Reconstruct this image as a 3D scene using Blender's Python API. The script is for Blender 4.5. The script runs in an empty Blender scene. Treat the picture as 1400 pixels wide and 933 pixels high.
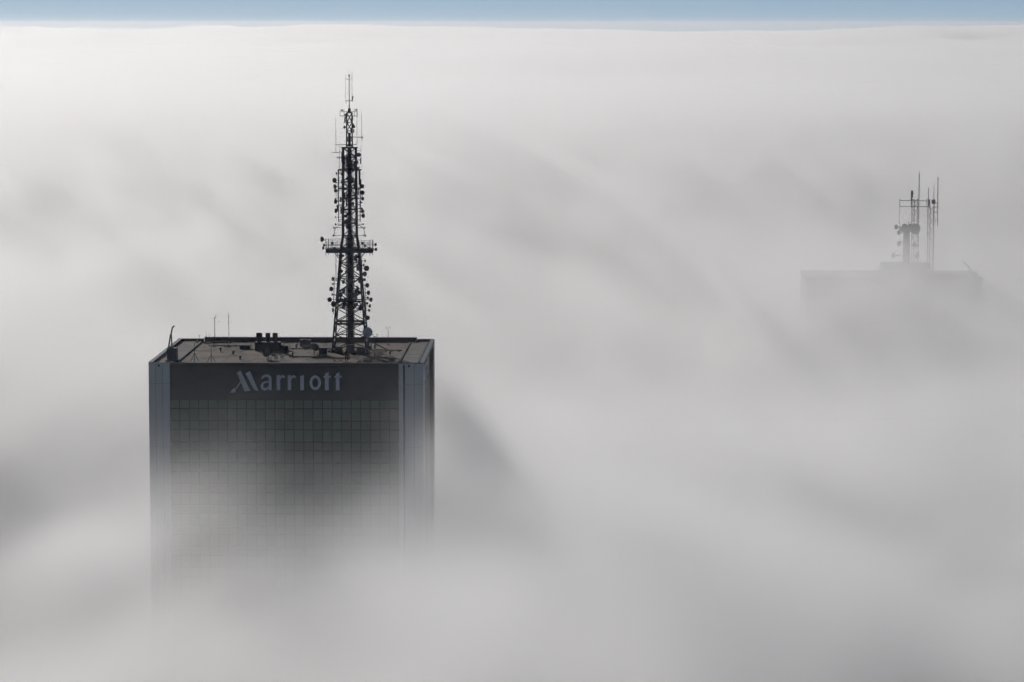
import bpy, bmesh, math, random
import numpy as np
from mathutils import Vector, Matrix

sc = bpy.context.scene
C = sc.collection
random.seed(7)

# ------------------------------------------------------------------ camera, sky, sun, exposure
cam = bpy.data.objects.new('camera', bpy.data.cameras.new('camera'))
C.objects.link(cam); sc.camera = cam
cam.data.sensor_width = 36.0
cam.data.lens = 113.14
cam.data.clip_start = 1.0
cam.data.clip_end = 200000.0
cam.location = (0, 0, 191.75)
cam.rotation_euler = (math.radians(90 - 5.640), 0, math.radians(1.2565))

SUN_EL = math.radians(17)
SX, SY = -0.37, 0.929                       # the sun stands behind the towers, a little to one side
w = bpy.data.worlds.new('World'); sc.world = w; w.use_nodes = True
nt = w.node_tree
sky = nt.nodes.new('ShaderNodeTexSky'); sky.sky_type = 'NISHITA'; sky.sun_disc = False
sky.sun_elevation = SUN_EL; sky.sun_rotation = math.atan2(SX, SY)
sky.altitude = 0; sky.air_density = .24; sky.dust_density = .009; sky.ozone_density = .6
nt.links.new(sky.outputs[0], nt.nodes['Background'].inputs[0])
nt.nodes['Background'].inputs[1].default_value = .064
sun = bpy.data.objects.new('sun', bpy.data.lights.new('sun', 'SUN')); C.objects.link(sun)
sun.data.energy = 2.6; sun.data.angle = math.radians(.5); sun.data.color = (1, .955, .90)
sun.rotation_euler = Vector((SX*math.cos(SUN_EL), SY*math.cos(SUN_EL), math.sin(SUN_EL))).to_track_quat('Z', 'Y').to_euler()
sun.location = (-200, 600, 400)

sc.view_settings.view_transform = 'Standard'; sc.view_settings.look = 'None'
sc.view_settings.exposure = -.42; sc.view_settings.gamma = 1.0
sc.render.engine = 'CYCLES'
cy = sc.cycles
cy.use_denoising = True
cy.max_bounces = 12; cy.volume_bounces = 7; cy.diffuse_bounces = 2; cy.glossy_bounces = 2
cy.transparent_max_bounces = 48
cy.use_adaptive_sampling = True; cy.adaptive_threshold = .05; cy.adaptive_min_samples = 20
cy.sample_clamp_indirect = 4
cy.time_limit = 1000
cy.volume_step_rate = 4; cy.volume_max_steps = 256

# ------------------------------------------------------------------ helpers
def material(name, col, col2=None, rough=.7, metal=0.0, scale=.6, bump=0.0, bump_scale=6.0, spec=.5, stretch=(1, 1, 1), band=.18):
    m = bpy.data.materials.new(name); m.use_nodes = True
    t = m.node_tree; b = t.nodes['Principled BSDF']
    b.inputs['Roughness'].default_value = rough; b.inputs['Metallic'].default_value = metal
    b.inputs['Specular IOR Level'].default_value = spec
    tc = t.nodes.new('ShaderNodeTexCoord'); mp = t.nodes.new('ShaderNodeMapping'); mp.inputs['Scale'].default_value = stretch
    t.links.new(tc.outputs['Object'], mp.inputs[0])
    n = t.nodes.new('ShaderNodeTexNoise'); n.inputs['Scale'].default_value = scale; n.inputs['Detail'].default_value = 6
    n.inputs['Roughness'].default_value = .65
    t.links.new(mp.outputs[0], n.inputs['Vector'])
    r = t.nodes.new('ShaderNodeValToRGB')
    r.color_ramp.elements[0].position = .5-band; r.color_ramp.elements[1].position = .5+band
    c2 = col2 or tuple(c*.72 for c in col)
    r.color_ramp.elements[0].color = (*c2, 1); r.color_ramp.elements[1].color = (*col, 1)
    t.links.new(n.outputs['Fac'], r.inputs[0]); t.links.new(r.outputs[0], b.inputs['Base Color'])
    if bump:
        n2 = t.nodes.new('ShaderNodeTexNoise'); n2.inputs['Scale'].default_value = bump_scale; n2.inputs['Detail'].default_value = 4
        t.links.new(mp.outputs[0], n2.inputs['Vector'])
        bp = t.nodes.new('ShaderNodeBump'); bp.inputs['Strength'].default_value = bump; bp.inputs['Distance'].default_value = .05
        t.links.new(n2.outputs['Fac'], bp.inputs['Height']); t.links.new(bp.outputs[0], b.inputs['Normal'])
    return m

M = {
    'ground': material('ground', (.11, .11, .105), scale=.02),
    'backing': material('backing', (.007, .009, .011), rough=.6),
    'pier': material('pier', (.74, .755, .68), (.63, .65, .59), rough=.45, scale=.35, stretch=(1, 1, .25)),
    'pier_b': material('pier_b', (.78, .79, .71), (.66, .675, .62), rough=.45, scale=.35, stretch=(1, 1, .25)),
    'pier_strip': material('pier_strip', (.80, .81, .77), (.68, .69, .66), rough=.4, scale=.3),
    'band': material('band', (.006, .028, .040), (.004, .021, .031), rough=.4, scale=.12),
    'letter': material('letter', (.80, .80, .79), (.66, .665, .67), rough=.5, scale=.5),
    'glass_a': material('glass_a', (0.121, 0.205, 0.147), (0.096, 0.167, 0.124), rough=.12, scale=.2, spec=.6),
    'glass_b': material('glass_b', (0.155, 0.256, 0.168), (0.123, 0.210, 0.141), rough=.12, scale=.2, spec=.6),
    'glass_c': material('glass_c', (0.101, 0.181, 0.151), (0.080, 0.142, 0.124), rough=.10, scale=.2, spec=.6),
    'spandrel': material('spandrel', (0.127, 0.205, 0.151), (0.101, 0.167, 0.127), rough=.3, scale=.25),
    'spandrel_b': material('spandrel_b', (0.144, 0.235, 0.164), (0.118, 0.188, 0.138), rough=.3, scale=.25),
    'blind': material('blind', (.20, .215, .18), (.15, .165, .14), rough=.3, scale=.2),
    'deck': material('deck', (.22, .160, .110), (.065, .049, .037), rough=.9, scale=.30, bump=.6, bump_scale=1.5, band=.09, stretch=(1, .45, 1)),
    'deck_b': material('deck_b', (.235, .172, .118), (.072, .055, .042), rough=.9, scale=.36, bump=.6, bump_scale=1.7, band=.09, stretch=(1, .45, 1)),
    'slab': material('slab', (.21, .21, .18), (.12, .125, .105), rough=.85, scale=.5, bump=.4),
    'tar': material('tar', (.028, .028, .03), rough=.8),
    'coping': material('coping', (.30, .29, .27), (.20, .195, .185), rough=.5, scale=.4),
    'parapet': material('parapet', (.085, .09, .095), (.055, .06, .065), rough=.6, scale=.5),
    'steel': material('steel', (.105, .112, .145), (.055, .060, .080), rough=.55, scale=1.4, spec=.35),
    'steel_red': material('steel_red', (.085, .040, .040), (.050, .026, .028), rough=.6, scale=1.2, spec=.35),
    'steel_grey': material('steel_grey', (.12, .125, .135), (.07, .075, .082), rough=.5, scale=1.1),
    'cable': material('cable', (.034, .037, .048), rough=.6),
    'dish': material('dish', (.16, .165, .175), (.11, .115, .125), rough=.55, scale=1.5),
    'dish_blue': material('dish_blue', (.07, .11, .17), (.05, .08, .13), rough=.5, scale=1.5),
    'dish_dark': material('dish_dark', (.045, .048, .056), (.03, .032, .04), rough=.55, scale=1.5),
    'panel_grey': material('panel_grey', (.22, .225, .23), (.16, .165, .17), rough=.5, scale=1.5),
    'white': material('white', (.72, .72, .70), (.55, .55, .54), rough=.5, scale=2),
    'crane': material('crane', (.065, .10, .135), (.045, .072, .10), rough=.5, scale=.8),
    'cabinet': material('cabinet', (.10, .105, .115), (.06, .064, .072), rough=.6, scale=.9),
    'duct': material('duct', (.045, .050, .056), (.028, .032, .037), rough=.6, scale=.9),
    'paint_red': material('paint_red', (.35, .06, .05), rough=.5),
    'rust': material('rust', (.16, .075, .05), (.09, .045, .035), rough=.8, scale=2),
    'far_wall': material('far_wall', (.24, .17, .155), (.19, .14, .13), rough=.7, scale=.06),
    'far_trim': material('far_trim', (.16, .145, .14), rough=.7, scale=.1),
    'far_glass': material('far_glass', (.05, .055, .06), rough=.15, scale=.1),
    'cloth': material('cloth', (.018, .02, .026), rough=.9, scale=6),
    'skin': material('skin', (.42, .27, .2), rough=.6),
}

def add_box(bm, x0, x1, y0, y1, z0, z1):
    vs = [bm.verts.new((x, y, z)) for x in (x0, x1) for y in (y0, y1) for z in (z0, z1)]
    for f in ((0, 1, 3, 2), (4, 6, 7, 5), (0, 4, 5, 1), (2, 3, 7, 6), (0, 2, 6, 4), (1, 5, 7, 3)):
        bm.faces.new([vs[i] for i in f])
    return vs

def frame_of(d):
    d = d.normalized(); up = Vector((0, 0, 1)) if abs(d.z) < .95 else Vector((0, 1, 0))
    u = d.cross(up).normalized(); return u, u.cross(d).normalized()

def add_tube(bm, a, b, r0, r1=None, n=8, caps=True):
    a, b = Vector(a), Vector(b); r1 = r0 if r1 is None else r1
    u, v = frame_of(b - a); rings = []
    for p, r in ((a, r0), (b, r1)):
        rings.append([bm.verts.new(p + (u*math.cos(2*math.pi*k/n + math.pi/n) + v*math.sin(2*math.pi*k/n + math.pi/n))*r) for k in range(n)])
    for k in range(n):
        bm.faces.new([rings[0][k], rings[0][(k+1) % n], rings[1][(k+1) % n], rings[1][k]])
    if caps:
        bm.faces.new(rings[0][::-1]); bm.faces.new(rings[1])

def add_path(bm, pts, r, n=6):
    for p, q in zip(pts, pts[1:]): add_tube(bm, p, q, r, n=n)

def add_lathe(bm, prof, origin, axis, n=16):
    """prof: (radius, distance along axis) pairs; closes at radius 0."""
    o = Vector(origin); d = Vector(axis).normalized(); u, v = frame_of(d); rings = []
    for r, h in prof:
        if r < 1e-6: rings.append([bm.verts.new(o + d*h)])
        else: rings.append([bm.verts.new(o + d*h + (u*math.cos(2*math.pi*k/n) + v*math.sin(2*math.pi*k/n))*r) for k in range(n)])
    for A, B in zip(rings, rings[1:]):
        for k in range(n):
            q = [A[k % len(A)], A[(k+1) % len(A)], B[(k+1) % len(B)], B[k % len(B)]]
            q = list(dict.fromkeys(q))
            if len(q) > 2: bm.faces.new(q)

def obj(name, bm, mat, parent=None, loc=(0, 0, 0), smooth=False):
    bmesh.ops.recalc_face_normals(bm, faces=bm.faces[:])
    me = bpy.data.meshes.new(name); bm.to_mesh(me); bm.free()
    me.materials.append(M[mat] if isinstance(mat, str) else mat)
    if smooth:
        for p in me.polygons: p.use_smooth = True
    o = bpy.data.objects.new(name, me); C.objects.link(o); o.location = loc
    if parent: o.parent = parent
    return o

def inst(name, me, parent, loc):
    o = bpy.data.objects.new(name, me); C.objects.link(o); o.location = loc; o.parent = parent
    return o

def box(name, dims, mat, parent=None, bevel=0):
    bm = bmesh.new(); add_box(bm, *dims)
    if bevel: bmesh.ops.bevel(bm, geom=bm.edges[:], offset=bevel, segments=1, affect='EDGES')
    return obj(name, bm, mat, parent)

def tube(name, a, b, r, mat, parent=None, r1=None, n=6):
    bm = bmesh.new(); add_tube(bm, a, b, r, r1, n); return obj(name, bm, mat, parent)

def tag(o, label, cat, group=None, kind=None):
    o['label'] = label; o['category'] = cat
    if group: o['group'] = group
    if kind: o['kind'] = kind
    return o

def thing(name, label, cat, loc=(0, 0, 0), group=None):
    o = bpy.data.objects.new(name, None); C.objects.link(o); o.location = loc; o.empty_display_size = .5
    return tag(o, label, cat, group)

# ------------------------------------------------------------------ ground
g = box('ground', (-60000, 60000, -60000, 60000, -1, 0), 'ground'); tag(g, 'flat city ground hidden below the fog', 'ground', kind='structure')

# ------------------------------------------------------------------ fog
def lattice2(x, y, seed):
    T = np.random.RandomState(seed).rand(256, 256).astype(np.float32)
    xi = np.floor(x).astype(int); yi = np.floor(y).astype(int); fx = x - xi; fy = y - yi
    fx = fx*fx*fx*(fx*(fx*6-15)+10); fy = fy*fy*fy*(fy*(fy*6-15)+10)
    g = lambda a, b: T[a & 255, b & 255]
    return (g(xi, yi)*(1-fx) + g(xi+1, yi)*fx)*(1-fy) + (g(xi, yi+1)*(1-fx) + g(xi+1, yi+1)*fx)*fy

def fbm2(x, y, seed, octaves=5, gain=.5):
    v = 0; a = 1; s = 0
    for o in range(octaves):
        v = v + a*(lattice2(x*2**o + 17.3*o, y*2**o - 9.1*o, seed+o) - .5); s += a; a *= gain
    return v/s*2

def lattice3(x, y, z, seed):
    T = np.random.RandomState(seed).rand(64, 64, 64).astype(np.float32)
    xi = np.floor(x).astype(np.int32); yi = np.floor(y).astype(np.int32); zi = np.floor(z).astype(np.int32)
    fx = x-xi; fy = y-yi; fz = z-zi
    fx = fx*fx*(3-2*fx); fy = fy*fy*(3-2*fy); fz = fz*fz*(3-2*fz)
    g = lambda a, b, c: T[(xi+a) & 63, (yi+b) & 63, (zi+c) & 63]
    L = lambda a, b, t: a + (b-a)*t
    return L(L(L(g(0,0,0), g(1,0,0), fx), L(g(0,1,0), g(1,1,0), fx), fy), L(L(g(0,0,1), g(1,0,1), fx), L(g(0,1,1), g(1,1,1), fx), fy), fz)

# swells and hollows of the fog's top: x, y, length across, length along, height, turn
SWELLS = [(-100, 525, 36, 55, -19, 0), (-125, 640, 60, 36, 11, 0), (-90, 455, 26, 45, -6, 0), (-52, 425, 42, 40, -3, 0), (0, 660, 50, 50, -14, 0), (95, 850, 60, 100, -10, 0), (80, 730, 45, 50, 2, 0),
          (-40, 310, 60, 36, 8, 0), (65, 345, 80, 65, 5, 0), (48, 435, 60, 45, 5, 0), (-80, 365, 30, 30, 4, 0), (-45, 512, 24, 26, -8, 0), (50, 265, 80, 60, 7, 0), (38, 560, 40, 40, 4, 0), (34, 500, 40, 45, 4, 0), (30, 320, 30, 34, 4, 0), (26, 285, 22, 28, 3, 0)]
def fog_level(Y):
    """the mean height of the fog's top: it climbs away from the towers, then sinks to the horizon"""
    return np.interp(Y, [-30000, 0, 290, 370, 560, 1000, 1500, 2600, 8000, 14000, 30000], [130, 140, 138, 133, 133, 147, 158, 150, 122, 112, 110])
def fog_top(X, Y):
    R = np.hypot(X, Y)
    wx = X + 45*fbm2(X/160, Y/160, 50, 3); wy = Y + 60*fbm2(X/160+9, Y/160+4, 60, 3)
    far = np.clip((R-1500)/6000, 0, 1)
    B = 9*fbm2(wx/250, wy/380, 11, 3) + 4*(1-2*np.abs(fbm2(wx/150, wy/200, 31, 3, .5)))
    B = B*(.6 - .25*np.clip((R-500)/400, 0, 1)) + 6*fbm2(wx/2000, wy/2000, 21, 3) + far*50*fbm2(wx/1500, wy/3500, 25, 4)
    B = B + far*20*(1-2*np.abs(fbm2(wx/700, wy/2600, 77, 4, .55)))
    for x0, y0, sx, sy, a, t in SWELLS:
        c, s = math.cos(t), math.sin(t); u = (X-x0)*c + (Y-y0)*s; v = -(X-x0)*s + (Y-y0)*c
        B = B + a*np.exp(-.5*((u/sx)**2 + (v/sy)**2))
    return B

def fog_material(name, dens):
    m = bpy.data.materials.new(name); m.use_nodes = True; t = m.node_tree; t.nodes.clear()
    o = t.nodes.new('ShaderNodeOutputMaterial'); p = t.nodes.new('ShaderNodeVolumePrincipled')
    p.inputs['Color'].default_value = (.992, .992, .992, 1); p.inputs['Density'].default_value = dens
    p.inputs['Anisotropy'].default_value = .55
    t.links.new(p.outputs[0], o.inputs['Volume']); return m

X0, X1, Y0, Y1, Z0, Z1 = -280., 280., 190., 1500., 90., 187.

# the wide sea of fog, to the horizon: layers of even density, each with its own uneven top
th = np.radians(np.concatenate([np.linspace(-180, -24, 26, endpoint=False), np.linspace(-24, 24, 230, endpoint=False), np.linspace(24, 180, 26, endpoint=False)]))
rr = np.concatenate([np.linspace(30, 1000, 40, endpoint=False), np.linspace(1000, 1700, 40, endpoint=False), np.geomspace(1700, 24000, 90)])
def fog_layer(i, z0, amp, dens, seed):
    R, T = np.meshgrid(rr, th, indexing='ij'); X = R*np.sin(T); Y = R*np.cos(T)
    H = z0 + fog_level(np.where(Y > 0, R, Y)) + fog_top(X, Y)*amp + 4*fbm2(X/140, Y/300, seed, 3)
    k = np.clip((Y - 620)/860, 0, 1); k = np.maximum(k, np.clip((np.abs(X) - 200)/80, 0, 1)); k = np.maximum(k, np.clip((225 - Y)/40, 0, 1))
    H = H*k + (1-k)*(96 - i*2 + 2*fbm2(X/80, Y/80, seed, 2))
    H = np.minimum(H, 185)
    n, m = H.shape
    top = np.stack([X, Y, H], -1).reshape(-1, 3); idx = np.arange(n*m).reshape(n, m)
    a, b = idx[:-1], idx[1:]; q = np.stack([a, np.roll(a, -1, 1), np.roll(b, -1, 1), b], -1).reshape(-1, 4).tolist()
    bot = top[idx[-1]].copy(); bot[:, 2] = -3 - i*.5
    V = np.concatenate([top, bot, [[0, 0, float(H[0].mean())]]]).tolist()
    N = n*m; ou = idx[-1].tolist(); inn = idx[0].tolist()
    q += [[ou[k], ou[(k+1) % m], N+(k+1) % m, N+k] for k in range(m)]
    q.append(list(range(N, N+m)))
    q += [[inn[(k+1) % m], inn[k], N+m] for k in range(m)]
    me = bpy.data.meshes.new('fog'); me.from_pydata(V, [], q); me.update(); me.materials.append(fog_material('fog', dens))
    o = bpy.data.objects.new('fog', me); C.objects.link(o)
    return tag(o, 'sea of pale grey fog reaching to the horizon', 'fog', kind='stuff')
for i, (z0, amp, d) in enumerate([(7, 1.4, .0022), (0, 1.2, .004), (-9, 1.05, .007), (-22, .85, .016)]):
    fog_layer(i, z0, amp, d, 100 + i*7)

# the drifting fog round the towers: an uneven cloud of its own
NX, NY, NZ = 190, 340, 56
def fog_bank():
    gx = np.linspace(X0, X1, NX).astype(np.float32); gy = np.linspace(Y0, Y1, NY).astype(np.float32); gz = np.linspace(Z0, Z1, NZ).astype(np.float32)
    Yp, Xp = np.meshgrid(gy, gx, indexing='ij'); B = fog_top(Xp, Yp)
    s = (NZ, NY, NX); GX = np.broadcast_to(Xp, s); GY = np.broadcast_to(Yp, s); GZ = np.broadcast_to(gz[:, None, None], s)
    WX = GX + 50*(lattice3(GX/70, GY/70, GZ/40, 5) - .5); WY = GY + 50*(lattice3(GX/70, GY/70, GZ/40, 6) - .5)
    far = np.clip((GY-560)/400, 0, 1)
    def billow(L, Lz, seed, gain):
        N = 0; am = 1
        for o in range(4):
            N = N + am*(lattice3(WX/L*2**o, WY/L*2**o, GZ/Lz*2**o + o*7, seed+o) - .5)*2; am *= gain
        return N
    N = (1-far)*15*billow(56, 36, 40, .6) + far*8*billow(105, 74, 60, .56)
    # slanting wisps, finer than the swells
    U = WX*.82 + GZ*.57; V = -WX*.57 + GZ*.82
    W = np.clip((.65*lattice3(U/34, GY/50, V/13, 91) + .35*lattice3(U/16, GY/24, V/6.5, 92) - .30)/.4, 0, 1)
    F = (1-far)*(lattice3(U/32, WY/36, V/17, 121) + .7*lattice3(U/16, WY/18, V/8.5, 122) + .5*lattice3(U/8.5, WY/10, V/5, 125) - 1.1) + far*(lattice3(U/56, WY/70, V/30, 123) + .7*lattice3(U/27, WY/34, V/14, 124) + .4*lattice3(U/14, WY/18, V/8, 126) - 1.05)
    t = (fog_level(GY) + B[None]*1.3 - GZ + N)/(31 + 21*far)
    D = (.04 - .024*far)*np.clip(t, 0, 1)**(1.7 + .2*far)
    D = D + .005*(.1 + .9*W)*np.clip((136 + .35*N - GZ)/14, 0, 1)*np.exp(-((GX+56)/27)**2 - ((GY-445)/45)**2)
    D = D + .023*(.3 + .7*W)*np.clip((133 + .3*N - GZ)/16, 0, 1)*np.exp(-((GX+34)/32)**2 - ((GY-448)/44)**2)
    D = D + .024*(.5 + .5*W)*np.clip((145 + .4*N - GZ)/26, 0, 1)**1.4*np.exp(-((GX-84)/56)**2 - ((GY-800)/110)**2)
    D = D*np.exp((2.8 - .4*far)*F)
    D = D + .020*(.75 + .25*W)*np.clip((142 - GZ)/13, 0, 1)*np.clip((GX+27)/10, 0, 1)*np.exp(-(np.maximum(GX-2, 0)/24)**2 - ((GY-484)/42)**2)
    # torn strands along the fog's surface, slanting one way at the near left, the other way elsewhere
    def strands(u, v, seed): return np.clip((.6*lattice3(u/40, WY/46, v/9, seed) + .4*lattice3(u/19, WY/22, v/4.6, seed+1) - .52)/.16, 0, 1)
    m = np.clip((-15 - GX)/30, 0, 1)*(1-far)
    S = m*strands(U, V, 131) + (1-m)*strands(WX*.74 - GZ*.67 + 300, WX*.67 + GZ*.74, 141)
    S = S*(1 - .9*np.exp(-((GX+46)/40)**2 - ((GY-415)/85)**2))*(1 - .35*m)
    top = fog_level(GY) + B[None]*1.3 + .6*N - 9
    D = D + (.012 - .005*far)*S*np.exp(-((GZ - top)/(11 + 8*far))**2)
    D = D + .00012*W*np.clip((182 - GZ)/25, 0, 1)
    D = D*np.clip((Y1-GY)/220, 0, 1)*np.clip((GX-X0)/60, 0, 1)*np.clip((X1-GX)/60, 0, 1)*np.clip((GY-Y0)/20, 0, 1)
    D = np.ascontiguousarray(D.astype(np.float32))
    me = bpy.data.meshes.new('fog_bank'); me.vertices.add(D.size)
    me.vertices.foreach_set('co', np.stack([GX, GY, GZ], -1).astype(np.float32).ravel())
    me.attributes.new('thickness', 'FLOAT', 'POINT').data.foreach_set('value', D.ravel())
    ob = bpy.data.objects.new('fog_bank', me); C.objects.link(ob)
    mt = fog_material('fog_bank', 1.0); me.materials.append(mt)
    ng = bpy.data.node_groups.new('fog_bank', 'GeometryNodeTree')
    ng.interface.new_socket('Geometry', in_out='INPUT', socket_type='NodeSocketGeometry'); ng.interface.new_socket('Geometry', in_out='OUTPUT', socket_type='NodeSocketGeometry')
    n = ng.nodes; L = ng.links.new
    gi = n.new('NodeGroupInput'); go = n.new('NodeGroupOutput'); vc = n.new('GeometryNodeVolumeCube'); sm = n.new('GeometryNodeSetMaterial')
    sm.inputs['Material'].default_value = mt
    vc.inputs['Min'].default_value = (X0, Y0, Z0); vc.inputs['Max'].default_value = (X1, Y1, Z1)
    vc.inputs['Resolution X'].default_value = NX; vc.inputs['Resolution Y'].default_value = NY; vc.inputs['Resolution Z'].default_value = NZ
    pos = n.new('GeometryNodeInputPosition'); sep = n.new('ShaderNodeSeparateXYZ'); L(pos.outputs[0], sep.inputs[0])
    def idx(out, lo, hi, cnt):
        m = n.new('ShaderNodeMapRange'); m.clamp = True
        m.inputs[1].default_value = lo; m.inputs[2].default_value = hi; m.inputs[3].default_value = 0; m.inputs[4].default_value = cnt-1
        L(out, m.inputs[0]); r = n.new('ShaderNodeMath'); r.operation = 'ROUND'; L(m.outputs[0], r.inputs[0]); return r.outputs[0]
    def mad(a, mul, b):
        m = n.new('ShaderNodeMath'); m.operation = 'MULTIPLY_ADD'; L(a, m.inputs[0]); m.inputs[1].default_value = mul; L(b, m.inputs[2]); return m.outputs[0]
    ix, iy, iz = idx(sep.outputs[0], X0, X1, NX), idx(sep.outputs[1], Y0, Y1, NY), idx(sep.outputs[2], Z0, Z1, NZ)
    fi = n.new('FunctionNodeFloatToInt'); L(mad(iz, NX*NY, mad(iy, NX, ix)), fi.inputs[0])
    si = n.new('GeometryNodeSampleIndex'); si.data_type = 'FLOAT'; si.domain = 'POINT'
    na = n.new('GeometryNodeInputNamedAttribute'); na.data_type = 'FLOAT'; na.inputs[0].default_value = 'thickness'
    L(gi.outputs[0], si.inputs['Geometry']); L(na.outputs[0], si.inputs['Value']); L(fi.outputs[0], si.inputs['Index'])
    L(si.outputs[0], vc.inputs['Density']); L(vc.outputs[0], sm.inputs[0]); L(sm.outputs[0], go.inputs[0])
    ob.modifiers.new('fog_bank', 'NODES').node_group = ng
    return tag(ob, 'drifting bank of grey fog wrapped round the towers', 'fog', kind='stuff')
fog_bank()

# thin haze over everything
hz = box('haze', (-40000, 40000, -40000, 40000, -2, 207), 'ground'); hz.data.materials.clear(); hz.data.materials.append(fog_material('haze', 2.6e-5))
tag(hz, 'thin pale haze above the sea of fog', 'haze', kind='stuff')

# ------------------------------------------------------------------ the hotel tower
TX0, TX1, TY0, TY1, RZ = -66.5, -24.3, 489.4, 527.0, 140.0
LP, RP = 3.24, 3.8                    # depth of the corner piers along the front
tower = thing('hotel_tower', 'dark glass high-rise with blue-grey corner piers and letters below its roof', 'building', ((TX0+TX1)/2, (TY0+TY1)/2, 0))
def child(o, parent=tower):
    """keep world coordinates while parenting to a plain (unrotated) thing"""
    o.parent = parent; o.matrix_parent_inverse = Matrix.Translation(parent.location).inverted(); return o
def tbox(name, dims, mat, parent=tower, bevel=0):
    o = box(name, dims, mat, None, bevel)
    return child(o) if parent is tower else part_of(o, parent)
def part_of(o, parent):
    o.parent = parent
    wl = Vector((0, 0, 0)); q = parent
    while q is not None: wl += q.location; q = q.parent
    # parents here are only translated; parts of the tower carry an inverse that cancels that
    o.matrix_parent_inverse = parent_world(parent).inverted(); return o
def parent_world(p):
    m = Matrix.Translation(p.location)
    if p.parent: m = parent_world(p.parent) @ p.matrix_parent_inverse @ m
    return m

FL = TX0 + LP; FR = TX1 - RP          # the glass front between the piers
tbox('wall', (TX0+.6, TX1-.6, TY0+.55, TY1-.55, 0, RZ-.75), 'backing')
# corner piers with their cladding panels
def pier(x0, x1, y0, y1, strips, seams):
    p = tbox('corner_pier', (x0+.06, x1-.06, y0+.06, y1-.06, 0, RZ-.5), 'backing')
    front = y0 < 500
    zs = [RZ-.12] + seams
    xs = np.linspace(x0, x1, strips+1)
    for a, b in zip(zs, zs[1:]):
        if b < 0: break
        for i in range(strips):
            yy = (y0, y0+.07) if front else (y1-.07, y1)
            part_of(box('cladding_panel', (xs[i]+.02, xs[i+1]-.02, *yy, b+.03, a), random.choice(['pier', 'pier_b', 'pier'])), p)
        xx = (x1-.07, x1) if x1 > -40 else (x0, x0+.07)
        ym = (y0+y1)/2
        for ya, yb in ((y0+.09, ym-.02), (ym+.02, y1-.09)):
            part_of(box('cladding_panel', (*xx, ya, yb, b+.03, a), random.choice(['pier', 'pier_b'])), p)
        # the faces that look into the recessed fronts
        xi = (x0, x0+.07) if x1 > -40 else (x1-.07, x1)
        part_of(box('cladding_panel', (*xi, y0+.09, y1-.09, b+.03, a), 'pier'), p)
    return p
SEAMS = [RZ-3.3-9.78*k for k in range(0, 14)] + [.1]
pier(TX0, FL, TY0, TY0+3.4, 3, SEAMS); pier(FR+.95, TX1, TY0, TY0+3.4, 2, SEAMS)
pier(TX0, FL, TY1-3.4, TY1, 3, SEAMS); pier(FR+.75, TX1, TY1-3.4, TY1, 2, SEAMS)
tbox('pier_strip', (FR, FR+.66, TY0+.04, TY0+.8, 0, RZ-.13), 'pier_strip')
# fascia behind the letters
FY = TY0 + .22
tbox('fascia', (FL+.01, FR-.01, FY, FY+.3, 134.22, RZ-.13), 'band')
tbox('fascia', (TX1-1.0, TX1-.7, TY0+3.41, TY1-3.41, 134.22, RZ-.13), 'band')
# curtain wall of the front: each pane and each spandrel sheet on its own
NCOL = 24; PW = (FR-FL)/NCOL; SH, VH = 1.34, 1.92; PER = SH+VH
def sheet(wd, ht, mat):
    bm = bmesh.new(); add_box(bm, -wd/2+.08, wd/2-.08, 0, .09, -ht+.08, -.08)
    bmesh.ops.recalc_face_normals(bm, faces=bm.faces[:])
    me = bpy.data.meshes.new('sheet'); bm.to_mesh(me); bm.free(); me.materials.append(M[mat]); return me
SP = [sheet(PW, SH, m) for m in ('spandrel', 'spandrel', 'spandrel_b')]; WP = [sheet(PW, VH, m) for m in ('glass_a', 'glass_b', 'glass_c', 'glass_a', 'glass_b', 'glass_c', 'glass_a', 'glass_b', 'blind')]
GY = FY + .02
for f in range(12):
    zt = 134.22 - f*PER
    for c in range(NCOL):
        x = FL + (c+.5)*PW; loc = Vector((x, GY, zt))
        o = inst('spandrel_panel', random.choice(SP), tower, loc - tower.location)
        o = inst('window_pane', random.choice(WP), tower, loc - tower.location - Vector((0, 0, SH)))
        o.rotation_euler = (random.uniform(-.012, .012), 0, random.uniform(-.012, .012))
bm = bmesh.new(); zb = 134.22 - 12*PER
for f in range(29):
    for c in range(NCOL):
        x = FL + (c+.5)*PW
        for (h, z) in ((SH, zb - f*PER), (VH, zb - f*PER - SH)):
            if z - h > .2: add_box(bm, x-PW/2+.045, x+PW/2-.045, GY, GY+.06, z-h+.05, z-.05)
o = child(obj('lower_window_panes', bm, 'glass_a')); o['kind'] = 'stuff'
bm = bmesh.new(); NS = 20; PS = (TY1-TY0-6.84)/NS
for f in range(41):
    for c in range(NS):
        y = TY0+3.42+(c+.5)*PS
        for (h, z) in ((SH, 134.22 - f*PER), (VH, 134.22 - f*PER - SH)):
            if z - h > .2: add_box(bm, TX1-.86, TX1-.8, y-PS/2+.045, y+PS/2-.045, z-h+.05, z-.05)
o = child(obj('side_window_panes', bm, 'glass_b')); o['kind'] = 'stuff'
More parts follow.
